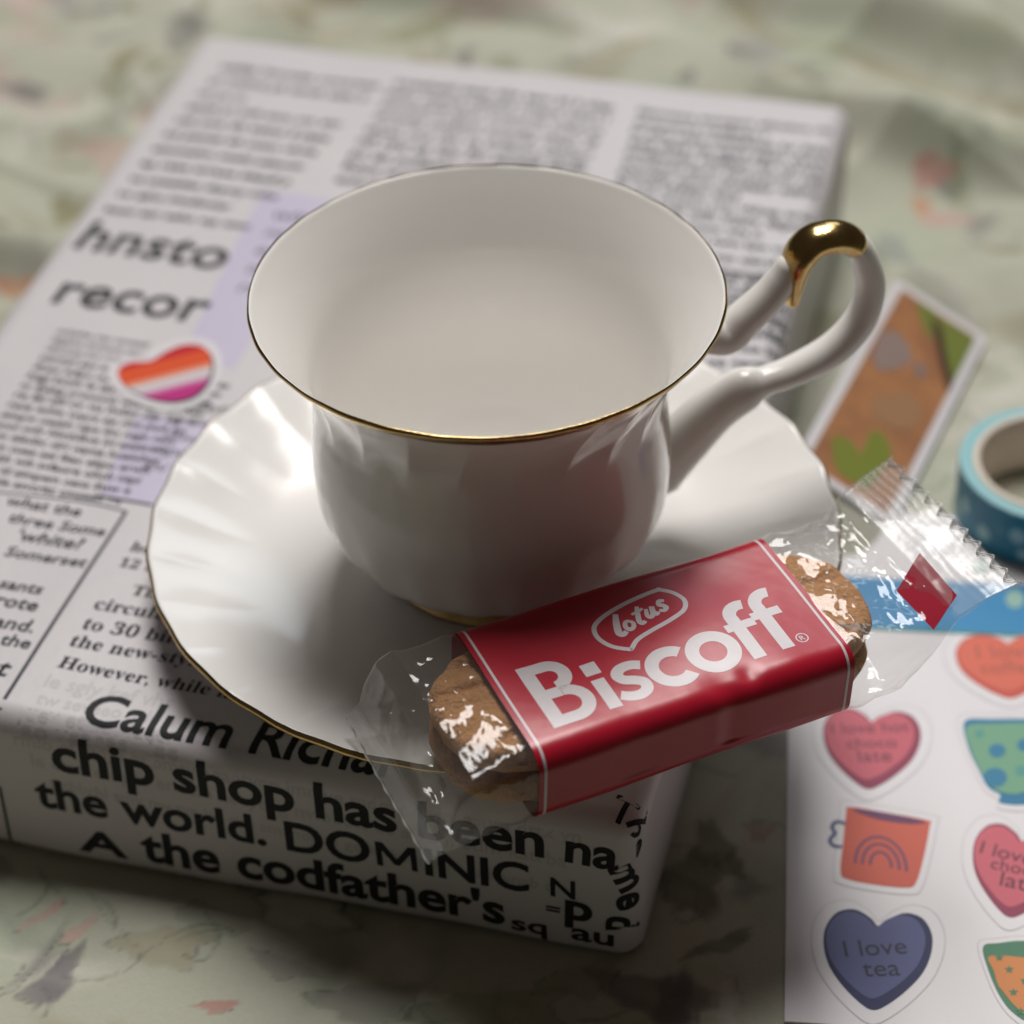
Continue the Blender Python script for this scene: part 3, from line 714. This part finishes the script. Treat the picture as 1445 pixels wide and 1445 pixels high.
scr([(2.3, 5.4), (1.75, 4.0), (2.05, 3.3), (2.8, 3.7), (3.5, 5.5), (3.2, 4.1), (3.5, 3.5), (4.1, 3.9)], .85, (.1, 1.9))
scr([(6.4, 5.7), (5.5, 6.0), (5.0, 5.2), (5.6, 4.7), (5.9, 4.0), (5.2, 3.5), (4.4, 3.9)], .85, (.1, 2.2))
crisp(SC, "emblem_script", WHT, .00003, band)

# clear ends ------------------------------------------------------------------
def crumple(x, y, z, a):
    p = Vector((x*1000, y*1000, z*1000))
    v = 0.0
    for f, k in ((.10, 1.0), (.23, .28), (.60, .11)):
        v += k*(1-2*abs(mnoise.noise(p*f+Vector((3.1, 7.7, 1.3)))) )
    return (v-.7)*a
def film_end(sign, stations, name, serr, amp):
    """stations: (x, half width, half height, corner radius, z centre, y centre, flatness)"""
    n = 200; xs_ = [s[0] for s in stations]; m_ = 110
    X_ = np.linspace(xs_[0], xs_[-1], m_); rows = []
    for ix, x in enumerate(X_):
        q = [np.interp(x, xs_, [s[k] for s in stations]) for k in range(1, 6)]
        hw, ht, r, zc, yc = q; r = min(r, ht*.98, hw*.98); sc_ = section(hw, max(ht, .00012), max(r, .0001), n)
        w = min(1, (x-xs_[0])/.003)*min(1, ht/.004+.28)
        row = []
        for k, (y, z) in enumerate(sc_):
            cn = np.array([y/max(hw, 1e-4), z/max(ht, 2e-4)]); cn /= np.linalg.norm(cn)+1e-9
            d = crumple(x, y, z*(.3 if ht < .002 else 1), amp*w)
            if ht < .0012:      # crimped seal: fine ribs along the edge
                d2 = (.00002+.00016*float(sstep(.004, .014, np.array(y))))*math.sin(x*2*math.pi/.0016+.9*math.sin(y*420))*sstep(xs_[-3], xs_[-2], np.array(x)); y2, z2 = y, z+d2+d*.4
            else: y2, z2 = y+cn[0]*d*.6, z+cn[1]*d
            xx = x
            if ix == m_-1 or ix == m_-2: xx = x+(serr*(abs((y/.0044) % 1-.5)*2-1) if ix == m_-1 else serr*(abs((y/.0044) % 1-.5)*2-1)-.00018)
            tw = .07*float(sstep(.048, .060, np.array(x))) if sign > 0 else 0.0
            row.append((sign*xx, y2+yc, z2+zc-tw*y))
        rows.append(row)
    R_ = np.array(rows); Q = gridq(m_, n, wk=True)
    ob = fast_mesh(name, R_, Q if sign > 0 else Q[:, ::-1], FILM, pack)
    ob.data.materials.append(FILM2); ob.data.materials.append(FILM3)
    row = np.arange(len(Q))//n; lim = int(np.searchsorted(X_, xs_[-3])); mi = np.where(row >= m_-2, 2, np.where(row >= lim, 1, 0))
    ob.data.polygons.foreach_set("material_index", mi.astype(np.int32)); ob.data.update(); return ob
hw, ht = PWD/2, PT/2
film_end(1, [(.0314, hw-.0001, ht-.0001, RP, 0, 0), (.036, hw+.0001, ht-.0001, RP, 0, 0), (.0430, hw, ht-.0010, .003, .0002, 0), (.0465, hw+.0003, .0058, .005, .0016, 0), (.0500, hw+.001, .0022, .002, .0062, .0004), (.0525, hw+.0016, .0006, .0005, .0092, .0008), (.0585, hw+.0028, .00022, .0002, .0110, .0018), (.0655, hw+.0036, .00022, .0002, .0124, .0024)], "clear_film_end", .0024, .0011)
film_end(-1, [(.0314, hw-.0001, ht-.0001, RP, 0, 0), (.036, hw+.0002, ht-.0001, RP, 0, 0), (.0438, hw+.0001, ht-.0006, .0022, -.0002, 0), (.0470, hw+.0003, .0064, .0014, -.0014, 0), (.0490, hw+.0008, .0030, .001, -.0036, 0), (.0502, hw+.001, .0006, .0005, -.0052, -.0004), (.0514, hw+.0008, .0002, .0002, -.0062, -.0002), (.0532, hw+.0006, .0002, .0002, -.0080, .0)], "clear_film_end", .0003, .0008)
pt = Flat(); pt.poly([(.0475, -.0065), (.0552, -.0018), (.0548, -.0150), (.0480, -.0185)])
zf = lambda x: np.interp(x, [.0465, .0500, .0525, .0585, .0655], [.0076, .0088, .0100, .0114, .0127])
def patch(x, y): return (x, y, zf(x)-.0002-.07*float(sstep(.048, .060, np.array(x)))*y)
pv, pf = refine(np.array([v[:2] for v in pt.V]), pt.F, .0012, -.02, 0)
po = mesh_obj("red_film_mark", [patch(*v) for v in pv], pf, mat("red_mark", (.34, .01, .03), .6, spec=.1), pack)

# biscuits inside ----------------------------------------------------------------
BISC = mat("caramel_biscuit", (.58, .30, .125), .75, spec=.25, bump=(1100, .9, .0009, 6), mottle=(520, .45, (.44, .20, .075)))
def biscuit(zc, label, seed):
    lx, ly, hz = .0432, .0172, .0036
    nr, nt = 46, 300; rows = []
    th = np.linspace(0, 2*np.pi, nt, endpoint=False)
    ex = 2.9
    cx = np.sign(np.cos(th))*np.abs(np.cos(th))**(2/ex)*lx; cy = np.sign(np.sin(th))*np.abs(np.sin(th))**(2/ex)*ly
    per = np.r_[0, np.cumsum(np.hypot(np.diff(cx), np.diff(cy)))]
    notch = .5+.5*np.sin(per*2*np.pi/.0066+1.3*np.sin(per*170+seed)+.7*np.sin(per*410+2*seed))
    gv = sstep(.62, .95, 1-notch)*(.55+.45*np.sin(per*260+seed*1.7)); endw = .45+.55*sstep(.026, .036, np.abs(cx))
    prof = [(f, 1) for f in np.linspace(.01, .93, 80)]+[(.955, .93), (.975, .80), (.99, .55), (1.0, .2), (1.0, -.15), (.992, -.5), (.975, -.8), (.95, -.96)]+[(f, -1) for f in np.linspace(.9, .01, 10)]
    for f, s in prof:
        g_ = sstep(.70, .80, np.array(f))*(1-.5*sstep(.9, .96, np.array(f))) if s > 0 else 0.0
        edgewob = 1-.006*(1-notch)*sstep(.85, 1, np.array(f))
        x, y = cx*f*edgewob, cy*f*edgewob; z = np.full(nt, s*hz)
        if s > 0:
            z = z - g_*.0010*gv*endw - .0009*sstep(.55, .97, np.array(f))**1.5
        dn = np.array([mnoise.noise(Vector((a*300, b*300, seed+s)))*.0005+mnoise.noise(Vector((a*900, b*900, seed)))*.00010 for a, b in zip(x, y)])
        z = z+dn*(1 if s > 0 else .5)
        rows.append(np.stack([x, y, z], 1))
    R_ = np.array(rows)
    o = fast_mesh("biscuit", R_, gridq(len(R_), nt, wk=True)[:, ::-1], BISC)
    o.matrix_world = PM @ Matrix.Translation((.0004, 0, zc))
    return tag(o, label, "biscuit")
biscuit(.0035, "upper golden brown caramel biscuit with notched edge, in the clear-ended packet", 1)
biscuit(-.0042, "lower caramel biscuit beneath the upper one in the packet", 5)

# ------------------------------------------------------------------ sticker sheet
ZS = .0006
sheet = empty("sticker_sheet", tuple(on_z((1300, 1200), 0)))
tag(sheet, "white sheet of heart and cup stickers lying on the floral cloth", "sticker sheet")
SINV = Matrix.Translation(-sheet.location)
def sput(o):
    o.parent = sheet; o.matrix_parent_inverse = SINV; return o
a_, b_ = on_z((1112, 1040), ZS)[:2], on_z((1107, 1441), ZS)[:2]
up = (a_-b_)/np.linalg.norm(a_-b_); rt = np.array([up[1], -up[0]])
SW, SL = .105, .152
cor = [b_, b_+rt*SW, b_+rt*SW+up*SL, b_+up*SL]
V = [(*c_, ZS) for c_ in cor]+[(*c_, .00003) for c_ in cor]
base = sput(mesh_obj("sheet_card", V, [(0, 1, 2, 3), (7, 6, 5, 4), (0, 4, 5, 1), (1, 5, 6, 2), (2, 6, 7, 3), (3, 7, 4, 0)], CARDW, smooth=False))
_mc = {}
def colm(c, rough=.35):
    if c not in _mc: _mc[c] = mat("sticker_colour", c, .5, spec=.25)
    return _mc[c]
def wpoly(pts, k=5, smooth=True):
    P = np.array([on_z(p, ZS)[:2] for p in pts]); return smooth_poly(P, k) if smooth else P
def zlev(l): return ZS+.00006+.00005*l
def layer(P, c, l, parent, name):
    o = mesh_obj(name, [(*p, zlev(l)) for p in P], [tuple(range(len(P)))], colm(c), None, False)
    o.parent = parent; o.matrix_parent_inverse = parent.matrix_basis.inverted() if parent != sheet else SINV; return o
def lines(P, w, c, l, parent, name, closed=False):
    V, F = stroke(P, w, closed); o = mesh_obj(name, [(*p, zlev(l)) for p in V], F, colm(c), None, False); o.parent = parent; return o
def letters(txt, a, b, c, l, parent, bold=.0, sy=1.0):
    A, B = on_z(a, ZS)[:2], on_z(b, ZS)[:2]; V, F = glyphs(txt, bold, 0, 4); x0, x1 = V[:, 0].min(), V[:, 0].max()
    d = B-A; L = np.linalg.norm(d); k = L/(x1-x0); e = d/L; n = np.array([-e[1], e[0]])
    Q = A+np.outer((V[:, 0]-x0)*k, e)+np.outer(V[:, 1]*k*sy, n)
    o = mesh_obj("lettering", [(*p, zlev(l)) for p in Q], F, colm(c), None, False); o.parent = parent; return o
def sticker(outline, label, grow=1.10):
    c0 = outline.mean(0); P = c0+(outline-c0)*grow; n = len(P)
    V = [(*p, zlev(0)) for p in P]+[(*p, ZS+.00001) for p in P]
    o = sput(mesh_obj("sticker", V, [tuple(range(n))]+[(i, i+n, (i+1) % n+n, (i+1) % n) for i in range(n)], CARDW, smooth=False))
    # hair-line kiss cut
    o['label'] = label; ln = stroke(c0+(outline-c0)*(grow+.01), .00018, True)
    q = mesh_obj("cut_line", [(*p, zlev(0)+.00001) for p in ln[0]], ln[1], colm((.58, .57, .58)), None, False); q.parent = o
    return o
def heart_px(cx, cy, w, h, ang):
    """heart about (cx, cy) whose size in photo pixels is w by h"""
    t = heart(w, h); t = rot2(t, ang); return wpoly([(cx+p[0], cy-p[1]) for p in t], 1, False)
def heart_stick(cx, cy, w, h, ang, face, dark, txt, ink, label):
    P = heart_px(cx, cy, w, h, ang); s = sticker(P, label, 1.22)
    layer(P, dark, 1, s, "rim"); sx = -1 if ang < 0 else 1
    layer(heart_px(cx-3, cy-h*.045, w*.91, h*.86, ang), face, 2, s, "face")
    for t_, a, b in txt: letters(t_, a, b, ink, 3, s)
    return s
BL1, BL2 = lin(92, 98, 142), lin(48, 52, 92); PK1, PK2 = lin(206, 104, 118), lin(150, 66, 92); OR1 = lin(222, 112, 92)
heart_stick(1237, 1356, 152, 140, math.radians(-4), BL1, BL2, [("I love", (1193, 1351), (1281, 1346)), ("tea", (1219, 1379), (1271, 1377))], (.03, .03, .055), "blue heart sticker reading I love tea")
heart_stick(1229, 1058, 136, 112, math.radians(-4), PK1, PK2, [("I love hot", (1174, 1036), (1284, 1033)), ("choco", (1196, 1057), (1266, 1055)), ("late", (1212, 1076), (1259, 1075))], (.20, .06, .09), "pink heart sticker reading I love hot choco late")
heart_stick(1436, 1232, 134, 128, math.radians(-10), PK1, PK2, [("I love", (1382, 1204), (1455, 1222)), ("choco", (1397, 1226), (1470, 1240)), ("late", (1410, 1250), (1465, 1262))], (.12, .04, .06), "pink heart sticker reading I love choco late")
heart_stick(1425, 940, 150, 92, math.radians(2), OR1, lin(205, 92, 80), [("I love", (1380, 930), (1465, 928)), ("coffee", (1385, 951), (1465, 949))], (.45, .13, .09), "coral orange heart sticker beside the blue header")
# mug
P = wpoly([(1199, 1139), (1250, 1147), (1309, 1158), (1312, 1166), (1303, 1212), (1292, 1247), (1277, 1253), (1235, 1249), (1196, 1241), (1186, 1230), (1190, 1185), (1194, 1148)], 4)
s = sticker(P, "coral orange mug sticker with a purple rainbow", 1.16)
layer(P, lin(214, 106, 88), 1, s, "body")
layer(wpoly([(1205, 1142), (1250, 1148), (1306, 1160), (1285, 1163), (1245, 1158), (1215, 1149)], 4), lin(112, 72, 108), 2, s, "opening")
for rx, ry in ((36, 40), (26, 30), (15, 19)):
    a = np.linspace(math.pi*1.02, -.06, 26); lines(wpoly([(1243+rx*math.cos(t)+(ry*.0), 1222+rx*math.cos(t)*.16-ry*math.sin(t)) for t in a], 1, False), .00062, lin(128, 84, 112), 2, s, "rainbow")
lines(wpoly([(1193, 1163), (1180, 1160), (1174, 1168), (1178, 1176), (1171, 1186), (1177, 1194), (1188, 1195)], 1, False) if False else smooth_poly(np.array([on_z(p, ZS)[:2] for p in [(1193, 1163), (1180, 1160), (1174, 1168), (1178, 1176), (1171, 1186), (1177, 1194), (1188, 1195)]]), 6, False), .0008, lin(96, 108, 150), 2, s, "handle")
# green cup with blue spots
P = wpoly([(1361, 1018), (1400, 1015), (1460, 1015), (1500, 1020), (1495, 1060), (1480, 1105), (1455, 1134), (1412, 1134), (1411, 1122), (1395, 1112), (1380, 1085), (1366, 1055)], 4)
s = sticker(P, "green teacup sticker with blue spots", 1.12); layer(P, lin(54, 126, 164), 1, s, "rim")
layer(wpoly([(1364, 1026), (1400, 1022), (1460, 1021), (1497, 1026), (1490, 1060), (1470, 1100), (1440, 1120), (1412, 1118), (1396, 1108), (1382, 1085), (1369, 1055)], 4), lin(120, 170, 140), 2, s, "body")
for x, y, r in ((1407, 1060, 12), (1404, 1098, 17), (1446, 1052, 11), (1382, 1036, 7), (1441, 1088, 9)):
    layer(wpoly([(x+r*math.cos(t), y+r*.8*math.sin(t)) for t in np.linspace(0, 6.283, 20, endpoint=False)], 1, False), lin(58, 130, 165) if r > 9 else lin(92, 158, 150), 3, s, "spot")
# orange cup with green rim
P = wpoly([(1387, 1336), (1410, 1331), (1445, 1328), (1490, 1335), (1480, 1400), (1455, 1440), (1430, 1430), (1410, 1405), (1394, 1368)], 4)
s = sticker(P, "orange cup sticker with a green rim and small stars", 1.14); layer(P, lin(82, 132, 104), 1, s, "rim")
layer(wpoly([(1394, 1352), (1412, 1349), (1445, 1352), (1485, 1355), (1476, 1395), (1455, 1432), (1434, 1422), (1414, 1398), (1408, 1390), (1402, 1370)], 3), lin(216, 140, 84), 2, s, "body")
for x, y in ((1424, 1369), (1430, 1401), (1440, 1428), (1410, 1352), (1446, 1385)):
    layer(wpoly([(x+(7 if k % 2 == 0 else 3)*math.cos(math.pi/2+k*math.pi/5), y-(6 if k % 2 == 0 else 3)*math.sin(math.pi/2+k*math.pi/5)) for k in range(10)], 1, False), lin(80, 130, 100), 3, s, "star")
# blue header strip
e0, e1 = on_z((1150, 880), ZS)[:2], on_z((1150, 812), ZS)[:2]
t0, t1 = (e0-b_)@up, min((e1-b_)@up, SL-.001)
hd = [b_+rt*.0004+up*t0, b_+rt*(SW-.0004)+up*t0, b_+rt*(SW-.0004)+up*t1, b_+rt*.0004+up*t1]
hb = layer(hd, lin(62, 142, 194), 1, sheet, "blue_header")
layer([hd[0]+up*-.0012, hd[1]+up*-.0012, hd[1], hd[0]], lin(66, 142, 150), 1, sheet, "header_edge")
for x, y, r in ((1432, 846, 13), (1300, 838, 15), (1385, 800, 10)):
    o_ = layer(wpoly([(x+r*math.cos(t), y+r*math.sin(t)) for t in np.linspace(0, 6.283, 18, endpoint=False)], 1, False), lin(150, 190, 178), 2, sheet, "header_spot")

# ------------------------------------------------------------------ picture card behind the saucer
zc = .0125
TL, TR, BLc = on_z((1263.6, 394), zc), on_z((1392, 478), .0006), on_z((1119, 654), zc)
ex_ = (TR-TL); ex_ /= np.linalg.norm(ex_); ey_ = BLc-TL; ey_ -= ex_*(ey_@ex_); HY = np.linalg.norm(ey_); ey_ /= HY
WX = np.linalg.norm(TR-TL); nz_ = np.cross(ey_, ex_); nz_ = nz_ if nz_[2] > 0 else -nz_
card = empty("picture_card", tuple(TL+ex_*WX/2+ey_*HY/2))
tag(card, "white-bordered brown picture card with green leaves on the cloth behind the saucer", "card")
def cput(o): o.parent = card; o.matrix_parent_inverse = Matrix.Translation(-card.location); return o
def cpt(s, t, k=0): return TL+ex_*s+ey_*t+nz_*k
def rrect(w0, h0, w1, h1, r, n=6):
    out = []
    for cx, cy, a0 in ((w1-r, h0+r, -90), (w1-r, h1-r, 0), (w0+r, h1-r, 90), (w0+r, h0+r, 180)):
        out += [(cx+r*math.cos(math.radians(a0+90*k/n)), cy+r*math.sin(math.radians(a0+90*k/n))) for k in range(n+1)]
    return out
O_ = rrect(0, 0, WX, HY, .002); n = len(O_)
cput(mesh_obj("border", [cpt(*p, .0005) for p in O_]+[cpt(*p, 0) for p in O_], [tuple(range(n)), tuple(range(2*n-1, n-1, -1))]+[(i, i+n, (i+1) % n+n, (i+1) % n) for i in range(n)], CARDW, smooth=False))
bw = .0026
BRN = mat("brown_print", lin(176, 124, 84), .4, mottle=(90, .7, lin(140, 98, 72)))
cput(mesh_obj("brown_panel", [cpt(*p, .00056) for p in rrect(bw, bw, WX-bw, HY-bw, .0006)], [tuple(range(n))], BRN, smooth=False))
def cdec(pts, c, k, name):
    q = smooth_poly([((P-TL)@ex_, (P-TL)@ey_) for P in [on_plane(p, TL+nz_*.0006, nz_) for p in pts]], 4)
    q = np.c_[np.clip(q[:, 0], bw, WX-bw), np.clip(q[:, 1], bw, HY-bw)]
    cput(mesh_obj(name, [cpt(*p, .0006+.00005*k) for p in q], [tuple(range(len(q)))], colm(c), smooth=False))
cdec([(1296, 425), (1330, 450), (1375, 480), (1365, 515), (1350, 545), (1335, 520), (1330, 490), (1305, 465)], lin(118, 128, 62), 1, "leaf")
cdec([(1315, 450), (1328, 462), (1335, 500), (1345, 545), (1340, 560), (1328, 520), (1320, 480)], lin(82, 60, 50), 2, "twig")
cdec([(1175, 618), (1200, 622), (1215, 640), (1228, 610), (1245, 612), (1258, 640), (1240, 670), (1225, 690), (1200, 678), (1180, 660)], lin(124, 132, 58), 1, "leaf")
cdec([(1245, 470), (1262, 468), (1280, 485), (1285, 510), (1262, 520), (1240, 522), (1232, 500)], lin(146, 128, 122), 1, "grey_patch")
cdec([(1290, 515), (1302, 512), (1306, 528), (1295, 533)], lin(140, 120, 115), 2, "grey_patch")
cdec([(1235, 560), (1280, 555), (1300, 580), (1285, 605), (1250, 600), (1230, 580)], lin(160, 122, 90), 1, "pale_patch")

# ------------------------------------------------------------------ roll of tape
ZT = ZS
hgt = .0150
ctr = on_z((1487, 652), hgt+ZT); lft = on_z((1353, 645), hgt+ZT); RO = abs(ctr[0]-lft[0])
tape = empty("tape_roll", (float(ctr[0]), float(ctr[1]), 0.0004)); tag(tape, "roll of teal patterned paper tape with a cream core standing by the sticker sheet", "tape roll")
def spot_mat():
    M = mat("teal_spotted", lin(40, 125, 148), .45); nt = M.node_tree; b = nt.nodes["Principled BSDF"]
    tc = nt.nodes.new("ShaderNodeTexCoord"); v = nt.nodes.new("ShaderNodeTexVoronoi"); v.inputs["Scale"].default_value = 170
    nt.links.new(tc.outputs["Object"], v.inputs["Vector"]); r = nt.nodes.new("ShaderNodeValToRGB")
    r.color_ramp.elements[0].position = .30; r.color_ramp.elements[0].color = (*lin(150, 190, 192), 1); r.color_ramp.elements[1].position = .40; r.color_ramp.elements[1].color = (*lin(34, 122, 146), 1)
    nt.links.new(v.outputs["Distance"], r.inputs[0]); nt.links.new(r.outputs[0], b.inputs["Base Color"]); return M
RI = RO*.865; RC = RO*.78; z0 = .0004
def ringmesh(prof, M, name, nn=160):
    return fast_mesh(name, revolve(prof, nn), gridq(len(prof), nn, wk=True)[:, ::-1], M, tape, smooth=True)
ringmesh([(RO, hgt-.0002), (RO+.0, hgt*.75), (RO, hgt*.4), (RO, z0+.0002), (RO-.0003, z0)], spot_mat(), "outer_wrap")
ringmesh([(RI, hgt-.0002), (RI+.0004, hgt+.0001), (RO-.0005, hgt+.0001), (RO-.0001, hgt-.0001), (RO, hgt-.0002)], mat("tape_edge", lin(140, 194, 202), .5, bump=(900, .2, .0003, 2)), "tape_edges")
ringmesh([(RC, z0), (RC, hgt*.5), (RC, hgt), (RC+.0003, hgt+.0004), (RI-.0003, hgt+.0004), (RI, hgt-.0002)], mat("cream_core", (.72, .65, .56), .7), "core")
